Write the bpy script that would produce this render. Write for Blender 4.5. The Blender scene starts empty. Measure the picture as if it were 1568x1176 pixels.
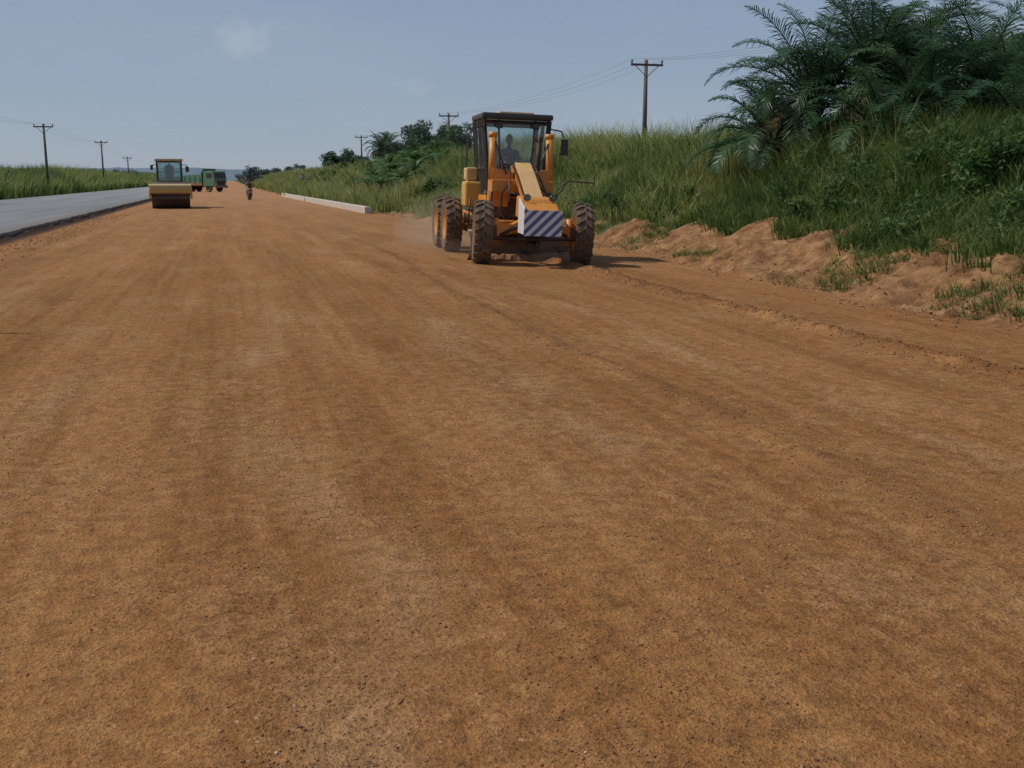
import bpy, bmesh, math, random
import numpy as np
from mathutils import Vector, Matrix, Euler
random.seed(7); rng=np.random.default_rng(7)
S=bpy.context.scene
D=bpy.data
def link(o): S.collection.objects.link(o); return o

# ------------------------------------------------------------ noise
TAB=np.random.default_rng(3).random((256,256))
def vn(x,y,sc=1.0,off=0):
    x=np.asarray(x,dtype=float)/sc+off*17.3; y=np.asarray(y,dtype=float)/sc+off*9.7
    xi=np.floor(x).astype(int); yi=np.floor(y).astype(int)
    fx=x-xi; fy=y-yi; fx=fx*fx*(3-2*fx); fy=fy*fy*(3-2*fy)
    a=TAB[xi%256,yi%256]; b=TAB[(xi+1)%256,yi%256]; c=TAB[xi%256,(yi+1)%256]; d=TAB[(xi+1)%256,(yi+1)%256]
    return (a*(1-fx)+b*fx)*(1-fy)+(c*(1-fx)+d*fx)*fy
def fbm(x,y,sc,o=4,off=0):
    s=0;a=1;t=0
    for i in range(o):
        s=s+a*vn(x,y,sc/2**i,off+i); t+=a; a*=.5
    return s/t
def sst(a,b,x):
    t=np.clip((x-a)/(b-a),0,1); return t*t*(3-2*t)
def base(y):
    return np.interp(y,[-20,10,28,34,42,60,108,200,600],[9.4,9.2,10.2,9.6,8.2,7.6,5.9,5.4,5.4])+ .6*(fbm(y,y*0,2.6,3,5)-.5)
def height(x,y,detail=True):
    x=np.asarray(x,float); y=np.asarray(y,float)
    b=base(y); u=x-b
    z=-.03*np.clip(np.minimum(x,b)-2,0,None)
    z=z+ .17*sst(-5.75,-6.15,x)
    z=z+ .5*sst(-17.0,-21,x)
    z=z+ .66*sst(0.0,2.3,u)*(0.65+.65*vn(y,y*0+3,2.6))
    z=z+ 1.82*sst(1.8,7.5,u) + .8*sst(7,30,u)
    bump=sst(0,.45,u)*(1-.6*sst(2.4,5,u))
    z=z+ bump*(fbm(x,y,1.1,4,1)-.45)*.56*np.where(y<70,1,.3)
    if detail:
        rid=1-np.abs(fbm(x,y,.36,3,8)*2-1)
        z=z+ bump*(rid-.75)*.20*np.where(y<40,1,0)
        road=(1-sst(-.2,.2,u))*(x>-5.8)
        z=z+ road*((fbm(x,y,2.5,3,2)-.5)*.035+(vn(x,y*.12,.35,4)-.5)*.018*sst(80,20,y)+(fbm(x,y,.22,2,6)-.5)*.020*sst(40,14,y))
        w=np.exp(-((x-wrow(y))/.15)**2)*sst(1,3,y)*sst(30,22,y)
        z=z+ w*(.035+.10*fbm(x,y,.22,3,11))
        wb_=np.exp(-((x-wrow2(y))/.13)**2)*sst(3,6,y)*sst(45,30,y)
        z=z+ wb_*(.005+.05*fbm(x,y,.22,3,13))
        w2=np.exp(-((x+4.9)/.35)**2)
        z=z+ w2*.07*fbm(x,y,.6,3,12)
        z=z+ track(x,y)*(fbm(x,y,.25,2,33)-.5)*.03*road
    return z
def wrow(y): return 6.85+.10*np.sin(y*.35)+.12*(vn(y,y*0,1.7,9)-.5)
def wrow2(y): return 3.3+.12*np.sin(y*.25+1)+.2*(vn(y,y*0,1.9,19)-.5)
TR=[(-1.25,.30),(.25,.34),(2.35,.32),(4.3,.24),(-3.0,.3),(-4.1,.2)]
def track(x,y):
    s=0
    for i,(tx,w) in enumerate(TR):
        xx=tx+.8*(vn(y,y*0+i*7.7,4,60)-.5)+.25*(vn(y,y*0+i*3.1,1.1,64)-.5); s=s+np.exp(-((x-xx)/w)**2)
    return np.clip(s*sst(.36,.74,fbm(x,y*.45,.85,5,61)),0,1)

# ------------------------------------------------------------ materials
def mat(name): 
    m=D.materials.new(name); m.use_nodes=True; nt=m.node_tree
    return m,nt,nt.nodes['Principled BSDF']
def N(nt,t,**k):
    n=nt.nodes.new(t)
    for a,v in k.items(): setattr(n,a,v)
    return n
def noise(nt,vec,scale,detail=4,rough=.55):
    n=N(nt,'ShaderNodeTexNoise'); n.inputs['Scale'].default_value=scale; n.inputs['Detail'].default_value=detail; n.inputs['Roughness'].default_value=rough
    if vec is not None: nt.links.new(vec,n.inputs['Vector'])
    return n.outputs['Fac']
def ramp(nt,fac,stops):
    r=N(nt,'ShaderNodeValToRGB'); e=r.color_ramp.elements
    while len(e)<len(stops): e.new(.5)
    for i,(p,c) in enumerate(stops):
        e[i].position=p; e[i].color=(*c,1) if len(c)==3 else c
    nt.links.new(fac,r.inputs[0]); return r.outputs[0]
def mixc(nt,f,a,b,bt='MIX'):
    m=N(nt,'ShaderNodeMix',data_type='RGBA',blend_type=bt)
    for s,v in ((0,f),(6,a),(7,b)):
        if isinstance(v,(int,float)): m.inputs[s].default_value=v
        elif isinstance(v,tuple): m.inputs[s].default_value=(*v,1)
        else: nt.links.new(v,m.inputs[s])
    return m.outputs[2]
def mth(nt,op,a,b=0.0):
    m=N(nt,'ShaderNodeMath',operation=op)
    for i,v in enumerate((a,b)):
        if isinstance(v,(int,float)): m.inputs[i].default_value=v
        else: nt.links.new(v,m.inputs[i])
    return m.outputs[0]
def mapping(nt,vec,scale):
    m=N(nt,'ShaderNodeMapping'); m.inputs['Scale'].default_value=scale; nt.links.new(vec,m.inputs[0]); return m.outputs[0]
def bump(nt,p,h,strength,dist):
    b=N(nt,'ShaderNodeBump'); b.inputs['Strength'].default_value=strength; b.inputs['Distance'].default_value=dist
    nt.links.new(h,b.inputs['Height']); nt.links.new(b.outputs[0],p.inputs['Normal'])
def paint(name,col,rough=.5,dust=.35,dcol=(.34,.19,.095),metal=0):
    m,nt,p=mat(name); g=N(nt,'ShaderNodeTexCoord').outputs['Object']
    n=noise(nt,g,2.3,4,.65); n2=noise(nt,g,14,3,.7)
    f=mth(nt,'MULTIPLY',mth(nt,'ADD',mth(nt,'MULTIPLY',n,1.2),mth(nt,'SUBTRACT',n2,.6)),dust*2)
    cl=N(nt,'ShaderNodeClamp'); nt.links.new(f,cl.inputs[0]); cl.inputs[2].default_value=.95
    nt.links.new(mixc(nt,cl.outputs[0],col,dcol),p.inputs['Base Color'])
    p.inputs['Roughness'].default_value=rough; p.inputs['Metallic'].default_value=metal
    bump(nt,p,n2,.15,.01)
    return m
M_or=paint('orange_paint',(.72,.26,.012),.45,.28)
M_ye=paint('yellow_paint',(.70,.38,.04),.5,.32)
M_cr=paint('faded_yellow',(.76,.47,.18),.5,.3)
M_bk=paint('dark_frame',(.02,.022,.022),.45,.2,(.12,.08,.05))
M_dk=paint('greasy_steel',(.03,.026,.022),.6,.4,(.14,.08,.045))
M_ty=paint('tyre_rubber',(.03,.027,.025),.9,.75,(.18,.115,.065))
M_st=paint('worn_steel',(.14,.12,.1),.45,.5,(.25,.14,.08),.4)
M_wh=paint('white_paint',(.74,.73,.70),.5,.18)
M_be=paint('beige_paint',(.58,.45,.22),.55,.3)
M_gr=paint('green_paint',(.03,.21,.13),.5,.25)
M_ru=paint('rusty_brown',(.26,.11,.05),.6,.5)
M_seat=paint('seat_vinyl',(.02,.02,.022),.6,.1)
M_wood=paint('weathered_wood',(.10,.08,.065),.85,.3,(.17,.14,.12))
M_blue=paint('cloth_blue',(.03,.045,.09),.9,.2)
M_cloth=paint('cloth_dark',(.03,.03,.035),.9,.2)
M_white_cloth=paint('cloth_light',(.25,.32,.45),.9,.1)
M_skin=paint('skin',(.075,.038,.022),.55,.05)
M_hair=paint('hair',(.01,.009,.008),.9,0.05)
M_eye=paint('eye_white',(.6,.58,.55),.3,0.0)
M_gl,nt,p=mat('cab_glass')
nt.nodes.remove(p)
tr=N(nt,'ShaderNodeBsdfTransparent'); tr.inputs[0].default_value=(.78,.92,.92,1)
gl=N(nt,'ShaderNodeBsdfGlossy'); gl.inputs['Roughness'].default_value=.05
df=N(nt,'ShaderNodeBsdfDiffuse'); df.inputs[0].default_value=(.3,.3,.25,1)
mx=N(nt,'ShaderNodeMixShader'); mx.inputs[0].default_value=.12
mx2=N(nt,'ShaderNodeMixShader'); mx2.inputs[0].default_value=.10
nt.links.new(tr.outputs[0],mx.inputs[1]); nt.links.new(gl.outputs[0],mx.inputs[2])
nt.links.new(mx.outputs[0],mx2.inputs[1]); nt.links.new(df.outputs[0],mx2.inputs[2])
nt.links.new(mx2.outputs[0],nt.nodes['Material Output'].inputs[0])
M_sp,nt,p=mat('hazard_stripes')
g=N(nt,'ShaderNodeTexCoord').outputs['Object']; sx=N(nt,'ShaderNodeSeparateXYZ'); nt.links.new(g,sx.inputs[0])
s=mth(nt,'SUBTRACT',sx.outputs[0],sx.outputs[2])
s=mth(nt,'FRACT',mth(nt,'MULTIPLY',mth(nt,'ADD',s,10.03),4.6)); s=mth(nt,'GREATER_THAN',s,.5)
n=noise(nt,g,9,5,.7); n=mth(nt,'MULTIPLY',n,.28)
c=mixc(nt,s,(.03,.11,.30),(.74,.75,.74)); c=mixc(nt,n,c,(.33,.27,.20))
nt.links.new(c,p.inputs['Base Color']); p.inputs['Roughness'].default_value=.6

def foliage(name,dark,mid,light,transl=.3,rough=.55):
    m,nt,p=mat(name)
    a=N(nt,'ShaderNodeAttribute'); a.attribute_name='var'
    c=ramp(nt,a.outputs['Fac'],[(0,dark),(.5,mid),(1,light)])
    nt.links.new(c,p.inputs['Base Color']); p.inputs['Roughness'].default_value=rough
    p.inputs['Specular IOR Level'].default_value=.25
    t=N(nt,'ShaderNodeBsdfTranslucent'); nt.links.new(c,t.inputs[0])
    mx=N(nt,'ShaderNodeMixShader'); mx.inputs[0].default_value=transl
    nt.links.new(p.outputs[0],mx.inputs[1]); nt.links.new(t.outputs[0],mx.inputs[2])
    nt.links.new(mx.outputs[0],nt.nodes['Material Output'].inputs[0]); return m
F_grass=foliage('grass_blades',(.055,.105,.022),(.145,.205,.045),(.40,.40,.15),.42)
F_dark=foliage('leaf_dark',(.03,.07,.018),(.065,.13,.032),(.14,.21,.055),.35)
F_palm=foliage('palm_leaf',(.018,.048,.022),(.05,.11,.045),(.17,.25,.12),.28,.36)
F_dead=foliage('dry_leaf',(.12,.075,.035),(.21,.14,.07),(.34,.26,.14),.2)
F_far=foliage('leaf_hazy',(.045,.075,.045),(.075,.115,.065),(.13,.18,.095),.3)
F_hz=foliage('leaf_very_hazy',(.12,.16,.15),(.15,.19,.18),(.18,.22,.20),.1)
F_ban=foliage('banana_leaf',(.03,.07,.02),(.075,.145,.04),(.14,.22,.07),.35,.5)
M_bark=paint('bark',(.10,.075,.05),.9,.3,(.16,.13,.1))

# ------------------------------------------------------------ mesh helpers
def quads(name,V,var,m,parent=None):
    k=4; V=np.asarray(V,dtype=np.float32).reshape(-1,3); n=len(V)//k
    me=D.meshes.new(name); me.vertices.add(n*k); me.vertices.foreach_set('co',V.ravel())
    me.loops.add(n*k); me.loops.foreach_set('vertex_index',np.arange(n*k,dtype=np.int32))
    me.polygons.add(n); me.polygons.foreach_set('loop_start',np.arange(0,n*k,k,dtype=np.int32))
    me.update(calc_edges=True)
    at=me.attributes.new('var','FLOAT','FACE'); at.data.foreach_set('value',np.asarray(var,dtype=np.float32))
    me.materials.append(m); o=link(D.objects.new(name,me))
    if parent: o.parent=parent
    return o
def finish(bm,name,m,parent=None,smooth=False,bev=0,loc=None,rot=None):
    bmesh.ops.recalc_face_normals(bm,faces=bm.faces[:])
    me=D.meshes.new(name); bm.to_mesh(me); bm.free()
    for mm in (m if isinstance(m,list) else [m]): me.materials.append(mm)
    if smooth:
        for f in me.polygons: f.use_smooth=True
    o=link(D.objects.new(name,me))
    if parent: o.parent=parent
    if loc: o.location=loc
    if rot: o.rotation_euler=rot
    if bev:
        b=o.modifiers.new('b','BEVEL'); b.width=bev; b.segments=2; b.limit_method='ANGLE'
    return o
def box(name,c,s,m,par,rot=None,bev=.015):
    bm=bmesh.new(); bmesh.ops.create_cube(bm,size=1)
    bmesh.ops.scale(bm,vec=s,verts=bm.verts)
    return finish(bm,name,m,par,bev=min(bev,min(s)*.3),loc=c,rot=rot)
def cyl_bm(bm,p1,p2,r1,r2=None,seg=14):
    r2=r1 if r2 is None else r2
    p1=Vector(p1);p2=Vector(p2);d=p2-p1
    M=Matrix.Translation((p1+p2)/2)@d.to_track_quat('Z','Y').to_matrix().to_4x4()
    bmesh.ops.create_cone(bm,cap_ends=True,segments=seg,radius1=r1,radius2=r2,depth=d.length,matrix=M)
def cyl(name,p1,p2,r,m,par,r2=None,seg=14):
    bm=bmesh.new(); cyl_bm(bm,p1,p2,r,r2,seg); o=finish(bm,name,m,par,smooth=False)
    for f in o.data.polygons: f.use_smooth=len(f.vertices)==4 and seg>6
    return o
def tube(name,pts,r,m,par,seg=8):
    bm=bmesh.new()
    for a,b in zip(pts[:-1],pts[1:]): cyl_bm(bm,a,b,r,None,seg)
    return finish(bm,name,m,par)
def prism(name,poly,x0,x1,m,par,bev=.02):
    bm=bmesh.new()
    a=[bm.verts.new((x0,y,z)) for y,z in poly]; b=[bm.verts.new((x1,y,z)) for y,z in poly]
    bm.faces.new(a); bm.faces.new(b[::-1]); n=len(poly)
    for i in range(n): bm.faces.new((a[i],b[i],b[(i+1)%n],a[(i+1)%n]))
    return finish(bm,name,m,par,bev=bev)
def lathe(name,prof,m,par,loc,seg=48,rot=None):
    bm=bmesh.new(); rings=[]
    for i in range(seg):
        t=2*math.pi*i/seg; rings.append([bm.verts.new((x,r*math.cos(t),r*math.sin(t))) for x,r in prof])
    for i in range(seg):
        A=rings[i];B=rings[(i+1)%seg]
        for j in range(len(prof)-1): bm.faces.new((A[j],A[j+1],B[j+1],B[j]))
    return finish(bm,name,m,par,smooth=True,loc=loc,rot=rot)
def wheel(name,c,R,W,par,rim,side,lugs=20,rot=None):
    e=D.objects.new(name,None); link(e); e.parent=par; e.location=c
    if rot: e.rotation_euler=rot
    T=R-.035
    lathe('tyre',[(-.4*W,.54*R),(-.48*W,.62*R),(-.5*W,.78*R),(-.47*W,.9*R),(-.4*W,.965*T),(-.2*W,.995*T),(0,T),(.2*W,.995*T),(.4*W,.965*T),(.47*W,.9*R),(.5*W,.78*R),(.48*W,.62*R),(.4*W,.54*R)],M_ty,e,(0,0,0))
    lathe('rim',[(-.42*W,.56*R),(-.42*W,.52*R),(-.22*W,.48*R),(-.18*W,.22*R),(-.34*W,.2*R),(-.34*W,.001),(.34*W,.001),(.34*W,.2*R),(.18*W,.22*R),(.22*W,.48*R),(.42*W,.52*R),(.42*W,.56*R)],rim,e,(0,0,0))
    bm=bmesh.new()
    for s in (-1,1):
        for i in range(lugs):
            t0=2*math.pi*(i+(.5 if s>0 else 0))/lugs; w=2*math.pi/lugs*.26
            pr=[(-.03*s*W,0,R),( .30*s*W,.12,R-.006),(.49*s*W,.17,R-.035),(.505*s*W,.18,.86*R)]
            top=[];bot=[]
            for x,dt,r in pr:
                a=t0+dt
                top.append([bm.verts.new((x,r*math.cos(a+k*w),r*math.sin(a+k*w))) for k in (-1,1)])
                rr=r-.05
                bot.append([bm.verts.new((x*.93,rr*math.cos(a+k*w*1.2),rr*math.sin(a+k*w*1.2))) for k in (-1,1)])
            for j in range(3):
                bm.faces.new((top[j][0],top[j][1],top[j+1][1],top[j+1][0]))
                bm.faces.new((top[j][0],top[j+1][0],bot[j+1][0],bot[j][0]))
                bm.faces.new((top[j][1],bot[j][1],bot[j+1][1],top[j+1][1]))
            bm.faces.new((top[0][0],bot[0][0],bot[0][1],top[0][1]))
            bm.faces.new((top[3][0],top[3][1],bot[3][1],bot[3][0]))
    finish(bm,'tread_lugs',M_ty,e)
    bm=bmesh.new()
    for i in range(8):
        a=2*math.pi*i/8
        cyl_bm(bm,(-.2*W-.03,.33*R*math.cos(a),.33*R*math.sin(a)),(.2*W+.03,.33*R*math.cos(a),.33*R*math.sin(a)),.018,None,6)
    finish(bm,'wheel_bolts',M_dk,e)
def empty(name,loc,rz=0,rx=0,ry=0):
    e=D.objects.new(name,None); link(e); e.location=loc; e.rotation_euler=(rx,ry,math.radians(rz)); e.empty_display_size=.3; return e
def H1(x,y,d=True): return float(height(np.array([float(x)]),np.array([float(y)]),d)[0])
def B1(y): return float(base(np.array([float(y)]))[0])

# ------------------------------------------------------------ ground sheet
def axis(pts):
    out=[]
    for a,b,st in pts: out+=list(np.arange(a,b,st))
    return np.array(out)
xs=np.concatenate([-np.geomspace(2500,24,26),axis([(-24,-8,.5),(-8,-4,.09),(-4,3.0,.085),(3.0,3.7,.05),(3.7,6.4,.085),(6.4,7.3,.045),(7.3,9,.085),(9,14,.06),(14,20,.25),(20,40,1.2)]),np.geomspace(40,2500,22)])
ys=[-12.0]
while ys[-1]<4000:
    y=ys[-1]; ys.append(y+(1.0 if y<1 else max(.06,.006*y+.01) if y<40 else .26*(y/40)**1.6))
    if len(ys)>800: break
ys=np.array(ys); 
X,Y=np.meshgrid(xs,ys); Z=height(X,Y)
Z=np.where(np.abs(X)>150,2.2,Z)
ny,nx=X.shape
me=D.meshes.new('ground'); me.vertices.add(nx*ny); me.vertices.foreach_set('co',np.stack([X,Y,Z],-1).astype(np.float32).ravel())
idx=np.arange(nx*ny).reshape(ny,nx); q=np.stack([idx[:-1,:-1],idx[:-1,1:],idx[1:,1:],idx[1:,:-1]],-1).reshape(-1,4)
me.loops.add(q.size); me.loops.foreach_set('vertex_index',q.ravel().astype(np.int32))
me.polygons.add(len(q)); me.polygons.foreach_set('loop_start',np.arange(0,q.size,4,dtype=np.int32)); me.update(calc_edges=True)
me.polygons.foreach_set('use_smooth',np.ones(len(q),dtype=bool))
B=base(Y)
def attr(n,v): a=me.attributes.new(n,'FLOAT','POINT'); a.data.foreach_set('value',v.astype(np.float32).ravel())
attr('bank',sst(-.1,.35,X-B))
gs=np.interp(Y,[30,38],[1.9,.3])
attr('green',np.maximum(sst(gs,gs+1.1,X-B+ (fbm(X,Y,1.3,3,21)-.5)*3.2),sst(-16.2,-17.0,X)))
attr('edge',sst(-5.55,-5.9,X))
attr('windrow',np.maximum(np.exp(-((X-wrow(Y))/.24)**2)*sst(32,22,Y)*sst(.2,.5,fbm(X,Y,.7,3,62)),
     .7*np.exp(-((X-wrow2(Y))/.22)**2)*sst(3,6,Y)*sst(45,30,Y)*sst(.35,.6,fbm(X,Y,.9,3,63))))
attr('track',track(X,Y))
ground=link(D.objects.new('ground',me))
m,nt,p=mat('laterite_dirt'); me.materials.append(m)
geo=N(nt,'ShaderNodeNewGeometry').outputs['Position']
def A(n): a=N(nt,'ShaderNodeAttribute'); a.attribute_name=n; return a.outputs['Fac']
streak=noise(nt,mapping(nt,geo,(1.0,.07,0)),1.0,4,.62)
streak2=noise(nt,mapping(nt,geo,(1.0,.03,0)),7.5,4,.65)
patch=noise(nt,mapping(nt,geo,(1,.6,1)),.75,6,.72)
fine=noise(nt,geo,9,4,.75)
grain=noise(nt,geo,60,3,.8)
grit=mth(nt,'ADD',mth(nt,'MULTIPLY',mth(nt,'SUBTRACT',fine,.5),.42),mth(nt,'MULTIPLY',mth(nt,'SUBTRACT',grain,.5),.14))
pg=mth(nt,'ADD',patch,grit)
c=ramp(nt,streak,[(.30,(.245,.105,.033)),(.5,(.318,.145,.046)),(.72,(.40,.195,.070))])
c=mixc(nt,mth(nt,'MULTIPLY',ramp(nt,streak2,[(.45,(0,0,0)),(.66,(1,1,1))]),.33),c,(.43,.23,.095))
c=mixc(nt,mth(nt,'MULTIPLY',ramp(nt,streak2,[(.32,(1,1,1)),(.47,(0,0,0))]),.32),c,(.20,.083,.027))
c=mixc(nt,mth(nt,'MULTIPLY',ramp(nt,pg,[(.50,(0,0,0)),(.68,(1,1,1))]),.42),c,(.46,.26,.115))
c=mixc(nt,mth(nt,'MULTIPLY',ramp(nt,pg,[(.32,(1,1,1)),(.46,(0,0,0))]),.35),c,(.22,.095,.034))
tk=mth(nt,'ADD',A('track'),mth(nt,'MULTIPLY',grit,1.8)); tk=mth(nt,'MULTIPLY',tk,A('track')); tcl=N(nt,'ShaderNodeClamp'); nt.links.new(tk,tcl.inputs[0])
c=mixc(nt,mth(nt,'MULTIPLY',tcl.outputs[0],.34),c,(.52,.325,.17))
fv=ramp(nt,fine,[(.3,(.60,.60,.60)),(.5,(.98,.98,.98)),(.7,(1.3,1.3,1.3))])
c=mixc(nt,.75,c,fv,'MULTIPLY')
gv=ramp(nt,grain,[(.32,(.5,.5,.5)),(.48,(.97,.97,.97)),(.68,(1.3,1.28,1.25))])
c=mixc(nt,.8,c,gv,'MULTIPLY')
vo=N(nt,'ShaderNodeTexVoronoi'); vo.inputs['Scale'].default_value=34; nt.links.new(geo,vo.inputs['Vector'])
pm=mth(nt,'MULTIPLY',mth(nt,'LESS_THAN',vo.outputs['Distance'],.26),mth(nt,'GREATER_THAN',patch,.47))
sc_=N(nt,'ShaderNodeSeparateColor'); nt.links.new(vo.outputs['Color'],sc_.inputs[0])
pc=ramp(nt,sc_.outputs[0],[(0,(.1,.05,.025)),(.6,(.2,.095,.045)),(.95,(.38,.22,.12)),(1,(.5,.38,.27))])
c=mixc(nt,mth(nt,'MULTIPLY',pm,.7),c,pc)
c=mixc(nt,mth(nt,'MULTIPLY',A('windrow'),.7),c,mixc(nt,fine,(.10,.045,.018),(.27,.12,.045)))
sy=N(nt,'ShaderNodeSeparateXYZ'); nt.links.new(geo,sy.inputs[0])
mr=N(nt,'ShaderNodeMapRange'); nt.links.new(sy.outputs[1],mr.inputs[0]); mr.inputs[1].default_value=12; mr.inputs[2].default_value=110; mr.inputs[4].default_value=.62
c=mixc(nt,mr.outputs[0],c,(.43,.235,.125))  # aerial haze painted into the dirt colour, paler with distance
bn=noise(nt,geo,2.2,5,.72)
bankc=ramp(nt,bn,[(.30,(.12,.056,.026)),(.45,(.235,.118,.052)),(.58,(.34,.185,.085)),(.72,(.45,.275,.145))])
bankc=mixc(nt,.8,bankc,gv,'MULTIPLY'); bankc=mixc(nt,.7,bankc,fv,'MULTIPLY')
c=mixc(nt,A('bank'),c,bankc)
c=mixc(nt,A('edge'),c,(.07,.045,.03))
gc=ramp(nt,bn,[(.3,(.05,.06,.02)),(.7,(.13,.13,.05))])
c=mixc(nt,A('green'),c,gc)
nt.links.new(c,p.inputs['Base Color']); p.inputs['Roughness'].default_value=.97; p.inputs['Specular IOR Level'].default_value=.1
hh=mth(nt,'ADD',mth(nt,'MULTIPLY',fine,1.0),mth(nt,'MULTIPLY',grain,.5))
bump(nt,p,hh,.85,.042)

# ------------------------------------------------------------ asphalt carriageway
yy=np.concatenate([np.arange(-10,60,.3),np.geomspace(60,2500,120)])
bm=bmesh.new(); prev=None
for y in yy:
    e=-6.05+.22*(fbm(np.array([y]),np.array([0.]),1.0,3,31)[0]-.5)
    row=[bm.verts.new((e+.03,y,.10)),bm.verts.new((e,y,.205)),bm.verts.new((-9,y,.24)),bm.verts.new((-12,y,.26)),bm.verts.new((-16.0,y,.2)),bm.verts.new((-16.1,y,.05))]
    if prev:
        for a in range(5): bm.faces.new((prev[a],prev[a+1],row[a+1],row[a]))
    prev=row
m,nt,p=mat('asphalt'); geo=N(nt,'ShaderNodeNewGeometry').outputs['Position']
n1=noise(nt,mapping(nt,geo,(1,.05,1)),.8,4); n2=noise(nt,geo,45,2)
c=ramp(nt,n1,[(.3,(.15,.15,.145)),(.7,(.25,.245,.235))]); c=mixc(nt,.5,c,ramp(nt,n2,[(.3,(.5,.5,.5)),(.7,(1.4,1.4,1.4))]),'MULTIPLY')
sx=N(nt,'ShaderNodeSeparateXYZ'); nt.links.new(geo,sx.inputs[0])
mr=N(nt,'ShaderNodeMapRange'); nt.links.new(sx.outputs[0],mr.inputs[0]); mr.inputs[1].default_value=-6.9; mr.inputs[2].default_value=-6.1; mr.inputs[4].default_value=1.3
c=mixc(nt,mth(nt,'MULTIPLY',mr.outputs[0],n1),c,(.14,.09,.055))
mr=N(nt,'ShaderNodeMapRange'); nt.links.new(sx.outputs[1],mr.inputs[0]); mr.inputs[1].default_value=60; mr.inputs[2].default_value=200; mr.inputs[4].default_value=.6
c=mixc(nt,mr.outputs[0],c,(.29,.29,.275))  # distance haze put into the asphalt colour far down the road
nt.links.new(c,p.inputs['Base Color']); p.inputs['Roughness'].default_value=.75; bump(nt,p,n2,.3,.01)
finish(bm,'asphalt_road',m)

# ------------------------------------------------------------ gravel (one object)
def stones(name,P,size,col,m):
    n=len(P); base8=np.array([[1,0,0],[0,1,0],[-1,0,0],[0,-1,0],[0,0,1],[0,0,-1]],float)
    V=base8[None]*(.6+.7*rng.random((n,6,1)))*size[:,None,None]*np.array([1,1,.7])
    a=rng.random(n)*6.28; ca,sa=np.cos(a),np.sin(a)
    Vx=V[...,0]*ca[:,None]-V[...,1]*sa[:,None]; Vy=V[...,0]*sa[:,None]+V[...,1]*ca[:,None]
    V=np.stack([Vx,Vy,V[...,2]],-1)+P[:,None]
    F=np.array([[0,1,4],[1,2,4],[2,3,4],[3,0,4],[1,0,5],[2,1,5],[3,2,5],[0,3,5]])
    idx=(F[None]+6*np.arange(n)[:,None,None]).reshape(-1,3)
    me=D.meshes.new(name); me.vertices.add(6*n); me.vertices.foreach_set('co',V.astype(np.float32).ravel())
    me.loops.add(idx.size); me.loops.foreach_set('vertex_index',idx.ravel().astype(np.int32))
    me.polygons.add(len(idx)); me.polygons.foreach_set('loop_start',np.arange(0,idx.size,3,dtype=np.int32)); me.update(calc_edges=True)
    at=me.attributes.new('var','FLOAT','FACE'); at.data.foreach_set('value',np.repeat(col,8).astype(np.float32))
    me.materials.append(m); return link(D.objects.new(name,me))
m,nt,p=mat('stone'); a=N(nt,'ShaderNodeAttribute'); a.attribute_name='var'
nt.links.new(ramp(nt,a.outputs['Fac'],[(0,(.12,.055,.025)),(.55,(.25,.115,.045)),(.92,(.38,.20,.095)),(1,(.54,.43,.32))]),p.inputs['Base Color']); p.inputs['Roughness'].default_value=.95
n=46000
d=2.2+rng.random(n)**1.5*16; ang=math.radians(14.9)+ (rng.random(n)-.5)*1.0
px=d*np.sin(ang); py=d*np.cos(ang)
k=fbm(px,py,.8,3,41)+.16*rng.random(n)+.22*track(px,py)>.56; px=px[k];py=py[k]
n2=7000; y2=4+rng.random(n2)*20; x2=wrow(y2)+rng.normal(0,.15,n2)
n3=2600; y3=5+rng.random(n3)*30; x3=base(y3)+rng.normal(.3,.5,n3)
n4=4500; y4=4+rng.random(n4)*22; x4=wrow2(y4)+rng.normal(0,.14,n4)
n5=1500; y5=8+rng.random(n5)*45; x5=-5.1+rng.normal(0,.4,n5)
PX=np.concatenate([px,x2,x3,x4,x5]); PY=np.concatenate([py,y2,y3,y4,y5])
sz=np.concatenate([.002+.0065*rng.random(len(px))**3,.004+.018*rng.random(n2)**3,.006+.035*rng.random(n3)**4,.003+.010*rng.random(n4)**3,.01+.03*rng.random(n5)**3])
col=rng.random(len(PX))*.92; col=np.where(rng.random(len(PX))>.994,1,col); col[len(px):len(px)+n2]*=.7
big=rng.random(len(px))>.9988; sz[:len(px)]=np.where(big,.010+.006*rng.random(len(px)),sz[:len(px)])
stones('gravel',np.stack([PX,PY,height(PX,PY)+sz*.1],-1),sz,col,m)

# ------------------------------------------------------------ grass
def blades(P,L,W,var,lean=.5,out=None):
    n=len(P); a=rng.random(n)*2*math.pi; dx,dy=np.cos(a),np.sin(a)
    ln=L*lean*(.25+rng.random(n))
    if out is not None: ox,oy=out; dx=dx*.5+ox; dy=dy*.5+oy; q=np.hypot(dx,dy)+1e-6; dx/=q; dy/=q
    a2=rng.random(n)*math.pi; wx,wy=np.cos(a2),np.sin(a2)
    def pt(t,s):
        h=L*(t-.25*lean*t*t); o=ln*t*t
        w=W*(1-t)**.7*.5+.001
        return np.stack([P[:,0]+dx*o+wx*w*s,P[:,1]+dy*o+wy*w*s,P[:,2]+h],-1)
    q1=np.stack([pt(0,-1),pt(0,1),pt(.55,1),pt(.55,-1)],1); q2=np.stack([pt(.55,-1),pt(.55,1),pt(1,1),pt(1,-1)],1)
    return np.concatenate([q1,q2]).reshape(-1,3), np.concatenate([var-.08,var+.12])
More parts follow.
